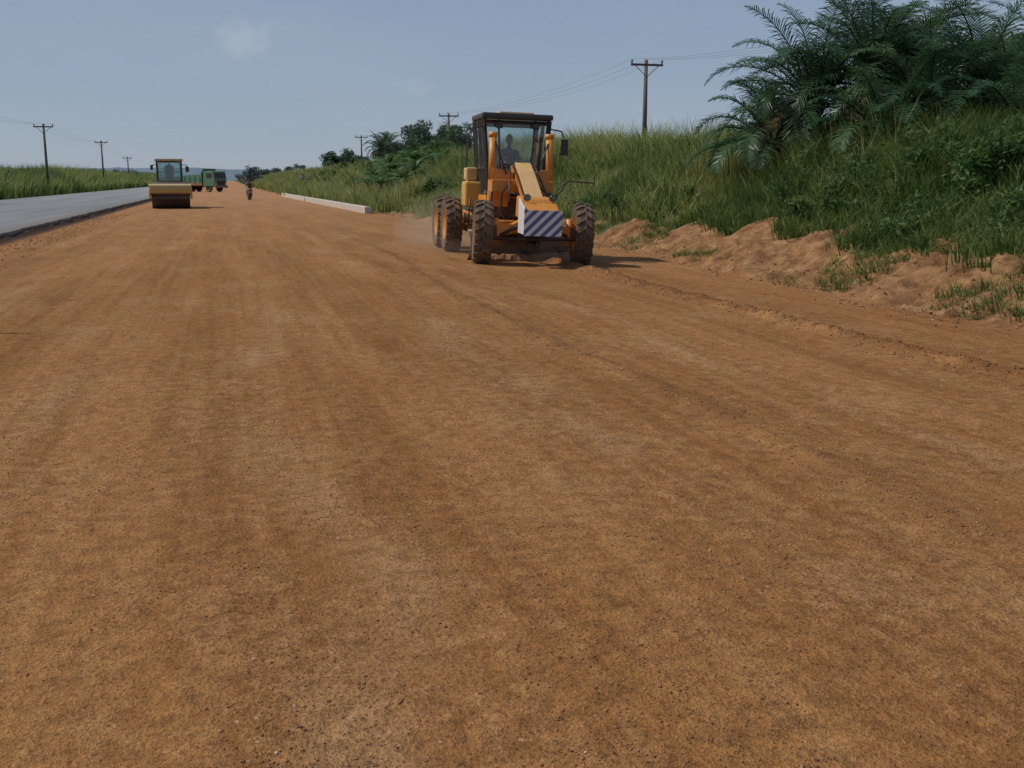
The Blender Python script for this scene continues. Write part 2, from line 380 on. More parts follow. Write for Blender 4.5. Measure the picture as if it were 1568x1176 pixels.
def grass(name,cx,cy,cz,per,spread,L,W,m,lean=.55,cvar=None):
    n=len(cx); r=np.abs(rng.normal(0,1,(n,per)))*spread[:,None]; a=rng.random((n,per))*6.283
    ox,oy=np.cos(a),np.sin(a)
    x=(cx[:,None]+ox*r).ravel(); y=(cy[:,None]+oy*r).ravel(); z=np.repeat(cz,per)-.05
    Lb=(L[:,None]*(.5+.7*rng.random((n,per)))).ravel()
    v=np.repeat(cvar,per)+rng.normal(0,.17,n*per)
    V,va=blades(np.stack([x,y,z],-1),Lb,(W*(.6+.8*rng.random(n*per))),np.clip(v,0,1),lean,(ox.ravel()*.7,oy.ravel()*.7))
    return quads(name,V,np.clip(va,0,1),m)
n=7200
cy=6+rng.random(n)**1.15*58; g0=np.interp(cy,[30,40],[1.5,.4]); u=g0+rng.random(n)**.9*11; cx=base(cy)+u
ok=(u>g0+ 1.4*fbm(cx,cy,1.3,2,22)-.25) ; cx,cy,u=cx[ok],cy[ok],u[ok]; n=len(cx)
cz=height(cx,cy); patchn=fbm(cx,cy,4,3,50)
L=.35+.95*sst(.3,.75,patchn)*sst(1.6,4.5,u)+.3*rng.random(n)+.5*sst(25,38,cy)*sst(3.5,6.5,u)*rng.random(n)
cvar=np.clip(-.22+1.0*fbm(cx,cy,2.6,3,57)+.48*sst(22,32,cy)-.1+rng.normal(0,.15,n),0,1)
grass('tall_grass',cx,cy,cz,22,.16+.1*rng.random(n),L,.017+.0006*np.repeat(cy,22),F_grass,.6,cvar)
n=420; cy=22+rng.random(n)*38; u=4.5+rng.random(n)*4.5; cx=base(cy)+u; k=fbm(cx,cy,3,2,58)>.48; cx,cy=cx[k],cy[k]; n=len(cx)
grass('tall_reeds',cx,cy,height(cx,cy),14,.12*np.ones(n),1.3+.8*rng.random(n),np.full(n*14,.03),F_grass,.35,np.clip(rng.normal(.7,.15,n),0,1))
n=1900; cy=7+rng.random(n)*25; u=.25+rng.random(n)**.7*2.4; cx=base(cy)+u; k=fbm(cx,cy,1.6,2,60)+.09*sst(20,12,cy)>.56; cx,cy=cx[k],cy[k]; n=len(cx)
grass('grass_tufts',cx,cy,height(cx,cy),22,.05+.14*rng.random(n),.08+.26*rng.random(n),np.full(n*22,.015),F_grass,1.0,np.clip(rng.normal(.35,.2,n),0,1))
n=7000; cy=58+rng.random(n)**1.5*330; u=.5+rng.random(n)*9; cx=base(cy)+u
cvar=np.clip(.5+.5*fbm(cx,cy,9,3,51)+rng.normal(0,.1,n),0,1)
grass('bank_grass',cx,cy,height(cx,cy),12,np.full(n,.5),.6+.9*rng.random(n),.08*np.ones(n*12)*np.repeat(cy,12)/80,F_grass,.5,cvar)
n=7500; cy=45+rng.random(n)**1.3*330; cx=-16.7-rng.random(n)*9
cvar=np.clip(.1+.7*fbm(cx,cy,9,3,52)+rng.normal(0,.12,n),0,1)
grass('verge_grass',cx,cy,height(cx,cy),14,np.full(n,.5),1.2+2.5*fbm(cx,cy,6,2,53)*(.4+.6*sst(-17,-20,cx)),.07*np.ones(n*14)*np.repeat(cy,14)/80,F_grass,.45,cvar)

# ------------------------------------------------------------ leaf clouds
def leafcloud(centers,radii,per,size,varc,squash=.8):
    n=len(centers); d=rng.normal(size=(n,per,3)); d/=np.linalg.norm(d,axis=-1,keepdims=True)
    r=(.3+.85*rng.random((n,per,1))**.7)
    P=centers[:,None]+d*r*radii[:,None,None]*np.array([1,1,squash]); P=P.reshape(-1,3)
    m_=len(P); s=size*(.5+rng.random(m_))
    nn=rng.normal(size=(m_,3)); nn[:,2]+=.5; t=np.cross(nn,rng.normal(size=(m_,3))); t/=np.linalg.norm(t,axis=1,keepdims=True)
    b=np.cross(nn,t); b/=np.linalg.norm(b,axis=1,keepdims=True)
    t*=s[:,None]; b*=(s*.38)[:,None]
    V=np.stack([P-t*.5,P+b*.5,P+t*.6,P-b*.5],1)
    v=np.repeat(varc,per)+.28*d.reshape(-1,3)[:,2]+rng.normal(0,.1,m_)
    return V.reshape(-1,3),np.clip(v,0,1)
def shrubs(name,P,R,m,per,size,sub=7):
    C=[];RR=[];vv=[]
    for (x,y,z),r in zip(P,R):
        v0=random.uniform(.2,.65)
        for k in range(sub):
            a=random.uniform(0,6.28); q=random.uniform(.2,.9)*r
            C.append((x+q*math.cos(a),y+q*math.sin(a),z+random.uniform(.1,1.25)*r)); RR.append(r*random.uniform(.3,.6)); vv.append(v0+random.uniform(-.15,.15))
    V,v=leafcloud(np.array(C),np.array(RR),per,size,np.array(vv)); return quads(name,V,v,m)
P=[];R=[]
for i in range(200):
    y=random.uniform(8,58); u=random.uniform(2.4,12); x=B1(y)+u; P.append((x,y,H1(x,y)-.1)); R.append(random.uniform(.3,.75))
shrubs('undergrowth',P,R,F_dark,75,.11)
P=[];R=[]
for i in range(36):
    y=random.uniform(24,34); x=random.uniform(16.5,27); P.append((x,y,H1(x,y)-.1)); R.append(random.uniform(.7,1.2))
for i in range(22):
    y=random.uniform(18,28); x=random.uniform(14.3,19); P.append((x,y,H1(x,y)-.1)); R.append(random.uniform(.45,.8))
for i in range(9):
    y=random.uniform(46,60); x=random.uniform(18.2,22); P.append((x,y,H1(x,y)-.1)); R.append(random.uniform(.7,1.1))
shrubs('bushes',P,R,F_dark,140,.14)
P=[];R=[]
for i in range(130):
    y=random.uniform(50,125); u=random.uniform(2,15); x=B1(y)+u; P.append((x,y,H1(x,y)-.2)); R.append(random.uniform(.6,1.35)*(.85 if y>95 else 1))
shrubs('bushes',P,R,F_dark,110,.22)
P=[];R=[]
for i in range(80):
    y=random.uniform(75,330); x=-random.uniform(19,34); P.append((x,y,.4)); R.append(random.uniform(.9,2.1))
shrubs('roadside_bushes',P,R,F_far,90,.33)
P=[];R=[]
for i in range(150):
    y=random.uniform(260,560); x=random.choice([random.uniform(5,90),-random.uniform(30,200)]); P.append((x,y,1.0)); R.append(random.uniform(1.2,3.0))
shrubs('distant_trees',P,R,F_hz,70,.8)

# ------------------------------------------------------------ broadleaf tree
def tree(name,x,y,H,R,m,leaf=.2,per=170,trunk=.18,ncl=26,open_=1.0):
    z0=H1(x,y)-.1
    e=empty(name,(x,y,z0)); bm=bmesh.new(); ends=[]
    th=H*.42; cyl_bm(bm,(0,0,0),(.1,.05,th),trunk,trunk*.65,9)
    for i in range(7):
        a=i*2.4+random.random(); l=R*random.uniform(.55,.95); p0=Vector((.1,.05,th*random.uniform(.75,1)))
        p1=p0+Vector((math.cos(a)*l*.5,math.sin(a)*l*.5,H*random.uniform(.12,.25))); p2=p1+Vector((math.cos(a)*l*.5,math.sin(a)*l*.5,H*random.uniform(.0,.2)))
        cyl_bm(bm,p0,p1,trunk*.45,trunk*.3,6); cyl_bm(bm,p1,p2,trunk*.3,trunk*.1,6); ends+=[p1,p2]
        for j in range(2):
            b=a+random.uniform(-1,1); p3=p1+Vector((math.cos(b)*l*.4,math.sin(b)*l*.4,H*random.uniform(.05,.2))); cyl_bm(bm,p1,p3,trunk*.2,trunk*.07,5); ends.append(p3)
    finish(bm,'trunk_and_limbs',M_bark,e)
    C=[];
    for i in range(ncl):
        p=random.choice(ends); C.append((p.x+random.gauss(0,R*.16),p.y+random.gauss(0,R*.16),p.z+random.uniform(-.3,.12)*H))
    V,v=leafcloud(np.array(C),R*(.18+.16*rng.random(ncl))*open_,per,leaf,.4+rng.normal(0,.12,ncl),.7)
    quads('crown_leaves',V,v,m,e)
tree('tree',15.6,153,3.5,2.8,F_far,.34,210,.18,38)
tree('tree',17.6,158,3.0,2.4,F_far,.34,180,.18,32)
tree('tree',19.4,134,3.6,2.4,F_far,.3,170,.15,32)
tree('tree',20.8,124,4.3,2.5,F_far,.3,170,.15,32)
tree('tree',19.7,104,5.0,3.1,F_far,.28,220,.16,44)
tree('tree',18.4,97,4.0,2.7,F_far,.28,200,.16,38)
tree('tree',22.5,108,4.8,2.8,F_far,.28,190,.16,36)
tree('tree',16.8,86,3.2,2.4,F_dark,.24,160)
tree('tree',31.8,34.5,5.6,3.2,F_dark,.2,80,.16,30)
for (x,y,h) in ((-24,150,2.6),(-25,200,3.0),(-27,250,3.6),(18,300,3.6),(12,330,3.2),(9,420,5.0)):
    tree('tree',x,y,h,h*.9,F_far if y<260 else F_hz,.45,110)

# ------------------------------------------------------------ banana plants
def banana(x,y,H):
    z0=H1(x,y)-.05; e=empty('banana_plant',(x,y,z0),random.uniform(0,360))
    cyl('pseudostem',(0,0,0),(.05,0,H*.5),.11,F_dead,e,.07)
    V=[];vv=[]
    for i in range(9):
        a=i*2.39; el=random.uniform(.6,1.4); L=H*random.uniform(.45,.65); w=L*.13
        p=Vector((.05,0,H*.48)); pts=[]
        for s in range(7):
            pts.append(p.copy()); st=L/6; p=p+Vector((math.cos(a)*math.cos(el),math.sin(a)*math.cos(el),math.sin(el)))*st; el-=.28
        sd=Vector((-math.sin(a),math.cos(a),0))
        for s in range(6):
            w0=w*math.sin(math.pi*(s+.3)/6.8); w1=w*math.sin(math.pi*(s+1.3)/7.2) if s<5 else .01
            for sg in (-1,1):
                V+=[pts[s],pts[s]+sd*sg*w0-Vector((0,0,w0*.5)),pts[s+1]+sd*sg*w1-Vector((0,0,w1*.5)),pts[s+1]]; vv.append(random.uniform(.2,.75))
    quads('leaves',[tuple(q) for q in V],vv,F_ban,e)
for x,y,h in ((8.9,64,2.4),(10.3,69,3.0),(11.2,66,2.8),(10.6,73,3.0),(12.0,71,3.0),(9.9,76,2.6),(12.8,64,2.6),(11.5,79,2.9),(8.8,70,2.1),(10.0,62,2.2)): banana(x,y,h)

# ------------------------------------------------------------ palms
def palm(x,y,TH,FL,nf=30,seed=0,m=None,name='palm_tree'):
    rr=random.Random(seed); z0=H1(x,y)-.1
    e=empty(name,(x,y,z0),rr.uniform(0,360))
    bm=bmesh.new(); cyl_bm(bm,(0,0,0),(0,0,TH),.26,.2,12)
    for i in range(46):
        a=i*2.399; z=TH*(.12+.88*i/46); cyl_bm(bm,(math.cos(a)*.17,math.sin(a)*.17,z-.05),(math.cos(a)*.36,math.sin(a)*.36,z+.2),.06,.03,5)
    finish(bm,'trunk',M_bark,e)
    V=[];vv=[];DV=[];dvv=[]; bm=bmesh.new()
    for i in range(nf):
        a=i*2.399+rr.uniform(-.2,.2); k=i/(nf-1)
        el=math.radians(87-90*k**.95+rr.uniform(-8,8)); L=FL*rr.uniform(.78,1.15)*(1-.1*abs(k-.5)); droop=rr.uniform(.07,.15)*(1+.5*k)
        p=Vector((math.cos(a)*.12,math.sin(a)*.12,TH)); seg=16; st=L/seg; dead=k>.93 and rr.random()<.7
        pts=[]
        for s in range(seg+1):
            pts.append(p.copy())
            p=p+Vector((math.cos(a)*math.cos(el),math.sin(a)*math.cos(el),math.sin(el)))*st; el-=droop*(.3+1.5*(s/seg)**1.3)
        for s in range(0,seg,2): cyl_bm(bm,pts[s],pts[s+2],.028*(1-s/seg)+.006,.028*(1-(s+2)/seg)+.005,5)
        sd=Vector((-math.sin(a),math.cos(a),0)); nl=46; v0=rr.uniform(.1,.6)+.25*(1-k)
        for j in range(nl):
            t=.16+.84*j/nl; f=t*seg; s=min(int(f),seg-1); q=pts[s].lerp(pts[s+1],f-s); fw=(pts[s+1]-pts[s]).normalized(); up=sd.cross(fw)
            up=-up if up.z<0 else up
            ll=FL*.20*(math.sin(math.pi*min(1,(t*.93+.10)))**.6+.12)*rr.uniform(.85,1.12)
            for sg in (-1,1):
                out=(sd*sg*.8+fw*.6+up*rr.uniform(.0,.4)).normalized()
                m1=q+out*ll*.5; m2=q+out*ll*.94+Vector((0,0,-ll*rr.uniform(.1,.35)))
                wv=fw*.018
                (DV if dead else V).extend([q-wv,q+wv,m1+wv,m1-wv, m1-wv,m1+wv,m2+wv*.25,m2-wv*.25])
                (dvv if dead else vv).extend([min(1,max(0,v0+rr.uniform(-.15,.15)))]*2)
    finish(bm,'frond_stems',F_palm,e)
    quads('frond_leaflets',[tuple(q) for q in V],vv,m or F_palm,e)
    if DV: quads('dead_frond_leaflets',[tuple(q) for q in DV],dvv,F_dead,e)
palm(15.3,28.2,1.4,2.8,30,1)
palm(16.7,28.3,2.0,3.5,36,2)
palm(18.0,27.4,2.2,3.8,38,3)
palm(19.6,27.9,2.2,3.7,36,4)
palm(18.3,25.2,.9,3.6,36,5)
palm(21.4,27.0,1.9,3.7,36,6)
palm(20.2,24.4,.8,3.6,36,7)
palm(22.2,24.6,1.2,3.6,36,8)
palm(16.8,24.8,.4,2.8,28,11)
palm(18.8,22.2,.3,2.9,28,12)
palm(15.6,112,2.4,2.3,22,9,F_far)
palm(17.2,118,2.9,2.5,22,10,F_far)

# ------------------------------------------------------------ kerb
bm=bmesh.new(); y=57.5
while y<116:
    yb=y+1.95
    xa,xb=[float(np.interp(q,[57,108,200],[7.05,5.5,5.0])) for q in (y,yb)]
    vs=[]
    for q,x in ((y,xa),(yb,xb)):
        z=H1(x-.5,q,False)
        vs.append([bm.verts.new(v) for v in ((x,q,z-.1),(x+.02,q,z+.30),(x+.05,q,z+.33),(x+.35,q,z+.33),(x+.37,q,z+.30),(x+.37,q,z-.1))])
    n=6
    for i in range(n): bm.faces.new((vs[0][i],vs[1][i],vs[1][(i+1)%n],vs[0][(i+1)%n]))
    bm.faces.new(vs[0]); bm.faces.new(vs[1][::-1]); y+=2.0
M_con=paint('concrete',(.55,.51,.45),.9,.4,(.40,.29,.2))
finish(bm,'concrete_kerb',M_con)

# ------------------------------------------------------------ utility poles
def upole(x,y,ztop,arm=1.9,rz=0):
    z0=H1(x,y); e=empty('utility_pole',(x,y,z0-.2),rz); h=ztop-z0+.2
    cyl('pole',(0,0,0),(0,0,h),.15,M_wood,e,.10)
    box('crossarm',(0,-.14,h-.3),(arm,.1,.12),M_wood,e)
    for s in (-1,1): cyl('brace',(s*.5*arm*.75,-.15,h-.33),(0,-.13,h-.95),.02,M_dk,e,seg=6)
    for s in (-.47,0.0,.47):
        lathe('insulator',[(0,.001),(0,.03),(.02,.05),(.1,.04),(.12,.07),(.16,.06),(.2,.035),(.24,.001)],M_st,e,(s*arm,-.14,h-.24),12,(0,-math.pi/2,0))
    return [Vector((x+s*arm,y-.14,ztop-.02)) for s in (-.47,0,.47)]
A_=upole(22.75,56.5,8.2); B_=upole(20.6,101,7.9); C_=upole(19.6,162,8.2)
D0=upole(25.5,6,9.0)
E_=upole(-17.2,113,7.0,1.8); G_=upole(-18.2,171,7.4,1.8); H_=upole(-20,234,6.3,1.8); J_=upole(-17.9,60,7.2,1.8)
def wires(Aa,Bb,sag=.7):
    for a,b in zip(Aa,Bb):
        cu=D.curves.new('power_line','CURVE'); cu.dimensions='3D'; cu.bevel_depth=.005; sp=cu.splines.new('POLY'); sp.points.add(16)
        for i in range(17):
            t=i/16; q=a.lerp(b,t); sp.points[i].co=(q.x,q.y,q.z-sag*4*t*(1-t),1)
        cu.materials.append(M_st); link(D.objects.new('power_line',cu))
wires(D0,A_,1.4); wires(A_,B_); wires(B_,C_); wires(J_,E_); wires(E_,G_); wires(G_,H_)

# ------------------------------------------------------------ people
def human(name,J,par,top,bottom,loc=(0,0,0),rz=0,facing=Vector((0,-1,0))):
    me=D.meshes.new(name); V=[];E=[];Rr=[]
    def add(p,r): V.append(p); Rr.append(r); return len(V)-1
    pel=add(J['pelvis'],.14); wa=add(J['waist'],.125); ch=add(J['chest'],.15); nk=add(J['neck'],.055); E+=[(pel,wa),(wa,ch),(ch,nk)]
    hb=add(J['head_base'],.055); E.append((nk,hb))
    roots=[pel]
    for s in ('l','r'):
        sh=add(J['sh_'+s],.06); el=add(J['el_'+s],.045); wr=add(J['wr_'+s],.03); pa=add(J['pa_'+s],.036); E+=[(ch,sh),(sh,el),(el,wr),(wr,pa)]
        hp=add(J['hip_'+s],.095); kn=add(J['kn_'+s],.065); an=add(J['an_'+s],.042); to=add(J['toe_'+s],.038); E+=[(pel,hp),(hp,kn),(kn,an),(an,to)]
        d=(Vector(J['pa_'+s])-Vector(J['wr_'+s])).normalized(); side=d.cross(Vector((0,0,1)))
        side=side.normalized() if side.length>.1 else Vector((1,0,0)); dn=side.cross(d)
        dn=-dn if dn.z>0 else dn
        for k,l in enumerate((.062,.075,.08,.07)):
            o=Vector(J['pa_'+s])+side*(k-1.5)*.02
            a=add(tuple(o),.009); b=add(tuple(o+d*l*.6),.009); c=add(tuple(o+d*l*.85+dn*l*.5),.008); E+=[(a,b),(b,c)]; roots.append(a)
        o=Vector(J['pa_'+s])-side*.035-d*.02; a=add(tuple(o),.01); b=add(tuple(o-side*.025+d*.03+dn*.02),.009); E.append((a,b)); roots.append(a)
    me.from_pydata([tuple(v) for v in V],E,[]); o=link(D.objects.new(name+'_tmp',me))
    mod=o.modifiers.new('s','SKIN'); sv=me.skin_vertices[0].data
    for i,r in enumerate(Rr): sv[i].radius=(r,r*(.8 if i in(pel,wa,ch) else 1)); 
    for r in roots: sv[r].use_root=True
    ss=o.modifiers.new('u','SUBSURF'); ss.levels=2; ss.render_levels=2
    dg=bpy.context.evaluated_depsgraph_get(); nm=D.meshes.new_from_object(o.evaluated_get(dg)); D.objects.remove(o)
    nm.name='body'; nm.materials.clear()
    for m_ in (top,bottom,M_skin,M_cloth): nm.materials.append(m_)
    for f in nm.polygons:
        c=f.center; f.use_smooth=True
        best=None;bd=9
        for k,segm in (('t',('pelvis','chest')),('t',('chest','neck')),('n',('neck','head_base')),('t',('sh_l','el_l')),('t',('sh_r','el_r')),('t',('chest','sh_l')),('t',('chest','sh_r')),('h',('el_l','pa_l')),('h',('el_r','pa_r')),('b',('hip_l','kn_l')),('b',('kn_l','an_l')),('b',('hip_r','kn_r')),('b',('kn_r','an_r')),('s',('an_l','toe_l')),('s',('an_r','toe_r'))):
            a=Vector(J[segm[0]]);b=Vector(J[segm[1]]); t=max(0,min(1,(c-a).dot(b-a)/max(1e-6,(b-a).length_squared))); dd=(a.lerp(b,t)-c).length
            if dd<bd: bd=dd;best=k
        f.material_index={'t':0,'n':2,'h':2,'b':1,'s':3}[best]
    body=link(D.objects.new('body',nm)); body.parent=par; body.location=loc; body.rotation_euler=(0,0,rz)
    hc=Vector(J['head_base'])+Vector((0,0,.1))+facing*.015
    bm=bmesh.new(); bmesh.ops.create_uvsphere(bm,u_segments=20,v_segments=14,radius=1)
    for v in bm.verts:
        z=v.co.z; w=.078 if z>0 else .078-.02*(-z)**2*1.0
        v.co=Vector((v.co.x*w,v.co.y*(.098-(.012 if z<-.3 else 0)),z*.122))
    def add_s(c,s,seg=8):
        r=bmesh.ops.create_uvsphere(bm,u_segments=seg,v_segments=6,radius=1)
        for v in r['verts']: v.co=Vector(c)+Vector((v.co.x*s[0],v.co.y*s[1],v.co.z*s[2]))
    add_s((0,-.1,-.015),(.016,.02,.026)); add_s((0,-.088,-.06),(.026,.012,.009)); add_s((0,-.08,-.1),(.03,.02,.02))
    for s in (-1,1): add_s((s*.08,.005,-.01),(.01,.02,.03))
    head=finish(bm,'head',M_skin,par,smooth=True)
    bm=bmesh.new()
    for s in (-1,1): 
        r=bmesh.ops.create_uvsphere(bm,u_segments=8,v_segments=6,radius=.012)
        for v in r['verts']: v.co+=Vector((s*.032,-.083,.008))
    ey=finish(bm,'eyes',M_eye,par)
    bm=bmesh.new(); bmesh.ops.create_uvsphere(bm,u_segments=20,v_segments=14,radius=1)
    bmesh.ops.delete(bm,geom=[v for v in bm.verts if v.co.z<-.2 or (v.co.y<-.45 and v.co.z<.55)],context='VERTS')
    for v in bm.verts: v.co=Vector((v.co.x*.084,v.co.y*.104,v.co.z*.13))
    ha=finish(bm,'hair',M_hair,par,smooth=True)
    yaw=math.atan2(facing.x,-facing.y)
    for q in (head,ey,ha):
        q.rotation_euler=(0,0,yaw+rz); q.location=Vector(loc)+Matrix.Rotation(rz,3,'Z')@hc
def seated(o,fw=.42,hz=.05,handy=-.42,lean=.0,kspread=.16,foot=-.42):
    J=dict(pelvis=(0,0,0),waist=(0,-.02-lean*.3,.2),chest=(0,-.03-lean,.38),neck=(0,-.03-lean*1.3,.53),head_base=(0,-.04-lean*1.4,.61))
    for s,k in (('l',-1),('r',1)):
        J['sh_'+s]=(k*.19,-.03-lean,.45); J['el_'+s]=(k*.25,-.16-lean,.2); J['wr_'+s]=(k*.17,handy+.07,.24); J['pa_'+s]=(k*.15,handy,.27)
        J['hip_'+s]=(k*.1,-.03,-.02); J['kn_'+s]=(k*kspread,-fw,hz); J['an_'+s]=(k*kspread*.9,-fw-.0+.05,foot); J['toe_'+s]=(k*kspread,-fw-.13,foot-.04)
    return {k:(v[0]+o[0],v[1]+o[1],v[2]+o[2]) for k,v in J.items()}

# ------------------------------------------------------------ motor grader
gx,gy=6.16,21.55
gz=H1(gx,gy,False)
G=empty('motor_grader',(gx,gy,gz-.015),-3.6,0,math.radians(1.9))
R=.67
for s in (-1,1):
    wheel('front_wheel',(s*1.08,0,R),R,.38,G,M_or,s,rot=(0,math.radians(1.5),math.radians(-7)))
    wheel('rear_wheel',(s*1.16,4.1,R),R,.40,G,M_or,s)
    wheel('rear_wheel',(s*1.16,5.75,R),R,.40,G,M_or,s)
    prism('tandem_case',[(4.0,.5),(5.85,.5),(5.95,.8),(5.2,1.0),(4.6,1.0),(3.9,.8)],s*.70-.09,s*.70+.09,M_or,G)
    cyl('kingpin',(s*.82,0,.42),(s*.80,0,.98),.07,M_or,G)
    box('wheel_knuckle',(s*.84,0,.67),(.16,.22,.3),M_dk,G)
    cyl('lean_cylinder',(s*.15,-.14,.92),(s*.72,-.14,.62),.035,M_dk,G)
bm=bmesh.new()
pr=[(-.8,.58,.82),(-.45,.66,.86),(-.15,.66,1.02),(.15,.66,1.02),(.45,.66,.86),(.8,.58,.82)]
rows=[[bm.verts.new((x,y,z)) for y,z in ((-.12,b),(-.12,t),(.12,t),(.12,b))] for x,b,t in pr]
for a,b in zip(rows[:-1],rows[1:]):
    for i in range(4): bm.faces.new((a[i],b[i],b[(i+1)%4],a[(i+1)%4]))
bm.faces.new(rows[0]); bm.faces.new(rows[-1][::-1])
finish(bm,'front_axle',M_or,G,bev=.02)
cyl('tie_rod',(-.8,-.2,.55),(.8,-.2,.55),.025,M_dk,G)
box('axle_lower_plate',(0,-.02,.57),(.6,.2,.12),M_dk,G)
prism('gooseneck_frame',[(-.55,.98),(-.55,1.26),(.0,1.42),(.75,1.86),(1.3,2.12),(1.95,2.1),(1.95,1.5),(1.35,1.78),(.9,1.56),(.1,1.1)],-.16,.16,M_or,G,.03)
prism('gooseneck_top_plate',[(-.1,1.392),(.72,1.86),(1.26,2.135),(1.26,2.16),(.70,1.89),(-.12,1.42)],-.18,.18,M_cr,G,.008)
prism('nose_block',[(-.62,1.0),(-.62,1.22),(-.45,1.40),(.05,1.45),(.12,1.0)],-.36,.30,M_or,G,.03)
prism('nose_weight',[(-.95,.66),(-.98,1.14),(-.55,1.20),(-.45,.72)],-.37,.37,M_or,G,.02)
prism('nose_cap',[(-.955,1.155),(-.68,1.31),(-.5,1.31),(-.5,1.205)],-.34,.34,M_or,G,.015)
bm=bmesh.new(); vs=[bm.verts.new(v) for v in ((-.40,-.0,-.26),(.40,0,-.26),(.40,-.03,.26),(-.40,-.03,.26),(-.40,.02,-.26),(.40,.02,-.26),(.40,-.01,.26),(-.40,-.01,.26))]
for f in ((0,1,2,3),(7,6,5,4),(0,4,5,1),(1,5,6,2),(2,6,7,3),(3,7,4,0)): bm.faces.new([vs[i] for i in f])
finish(bm,'striped_front_plate',M_sp,G,loc=(0,-.985,.915))
prism('white_side_plate',[(-.97,.68),(-1.0,1.16),(-.98,1.22),(-.42,1.40),(-.40,.70)],-.405,-.375,M_wh,G,.004)
prism('white_side_plate',[(-.97,.68),(-1.0,1.16),(-.60,1.18),(-.50,.70)],.375,.405,M_wh,G,.004)
for s in (-1,1):
    cyl('headlamp',(s*.27,-.66,1.42),(s*.27,-.55,1.42),.07,M_bk,G); cyl('headlamp_lens',(s*.27,-.675,1.42),(s*.27,-.655,1.42),.055,M_gl,G)
for s in (-1,1): cyl('drawbar',(s*.05,-.3,.75),(s*.6,1.5,.72),.07,M_or,G)
box('drawbar_plate',(0,1.45,.82),(1.3,.7,.12),M_or,G)
lathe('blade_circle',[(-.05,.45),(-.05,.62),(.05,.62),(.05,.45),(-.05,.45)],M_dk,G,(0,1.65,.62),40,(0,math.pi/2,0))
bm=bmesh.new(); prev=None
for i in range(9):
    a=-1.0+2.0*i/8; yv=.28-.30*math.cos(a); zv=.33+.34*math.sin(a)/math.sin(1.0)
    row=[bm.verts.new((x,yv,zv)) for x in (-1.5,1.5)]
    if prev: bm.faces.new((prev[0],prev[1],row[1],row[0]))
    prev=row
o=finish(bm,'moldboard_blade',M_st,G,smooth=True,loc=(0.12,1.6,.02),rot=(0,0,math.radians(30)))
sm=o.modifiers.new('s','SOLIDIFY'); sm.thickness=.03
bm=bmesh.new(); prev=None
for i in range(26):
    t=-1.45+2.9*i/25; hh_=.13+.07*float(fbm(np.array([i*1.0]),np.array([0.]),3,3,77)); row=[]
    for k in range(7):
        a=math.pi*k/6; row.append(bm.verts.new((t,-.28*math.cos(a)+.03*random.uniform(-1,1),hh_*math.sin(a)*(1+.2*random.uniform(-1,1))-.02)))
    if prev:
        for k in range(6): bm.faces.new((prev[k],prev[k+1],row[k+1],row[k]))
    prev=row
M_soil=paint('loose_soil',(.20,.09,.035),.95,.4,(.30,.15,.07))
finish(bm,'soil_in_front_of_blade',M_soil,G,loc=(.22,1.38,0),rot=(0,0,math.radians(30)))
for s in (-1,1):
    box('blade_arm',(s*.5,1.75,.5),(.1,.35,.5),M_dk,G)
    cyl('lift_cylinder_barrel',(s*.66,1.38,1.78),(s*.64,1.48,2.72),.085,M_or,G); cyl('lift_cylinder_cap',(s*.64,1.48,2.70),(s*.64,1.487,2.80),.1,M_or,G)
    cyl('lift_cylinder_rod',(s*.70,1.3,.8),(s*.66,1.38,1.8),.035,M_st,G)
    box('lift_bracket',(s*.45,1.42,1.86),(.5,.22,.26),M_or,G,rot=(0,s*-.2,0))
    cyl('hose',(s*.35,1.3,1.9),(s*.6,1.4,2.6),.018,M_bk,G); cyl('hose',(s*.28,1.25,2.1),(s*.45,.4,1.3),.02,M_bk,G)
    tube('hydraulic_line',[(s*.2,.0,1.4),(s*.21,.8,1.86),(s*.22,1.3,2.1)],.02,M_bk,G)
    tube('hose_loop',[(s*.25,1.2,1.75),(s*.5,.95,1.5),(s*.52,1.0,1.1),(s*.35,1.3,.9)],.022,M_bk,G)
    box('frame_side_box',(s*.42,2.1,1.35),(.45,.6,.35),M_or,G)
cyl('side_shift_cylinder',(.62,1.0,1.5),(-.2,1.3,.95),.05,M_dk,G)
prism('link_bar_yoke',[(1.15,1.5),(1.15,1.78),(1.65,1.78),(1.65,1.5)],-.7,.7,M_or,G)
tube('marker_rod',[(.42,-.1,1.38),(.50,-.1,1.62),(.70,-.1,1.78),(1.28,-.1,1.76)],.016,M_dk,G)
tube('marker_rod_tip',[(1.28,-.1,1.70),(1.28,-.1,1.86),(1.24,-.1,1.88)],.014,M_dk,G)
tube('marker_rod_stay',[(.46,-.1,1.45),(.60,-.1,1.60),(.68,-.1,1.76)],.013,M_dk,G)
zb,zt=1.42,3.12; yf,yr=2.05,3.35; wb,wt=.62,.76
box('cab_floor',(0,(yf+yr)/2,zb-.08),(1.34,1.35,.16),M_or,G)
box('cab_roof',(0,(yf+yr)/2-.03,zt+.07),(1.64,1.54,.13),M_bk,G,bev=.05)
box('cab_roof_hump',(0.05,(yf+yr)/2,zt+.16),(.8,.8,.07),M_cr,G,bev=.03)
def post(n,a,b,w=.035): cyl(n,a,b,w*1.3,M_bk,G,seg=4)
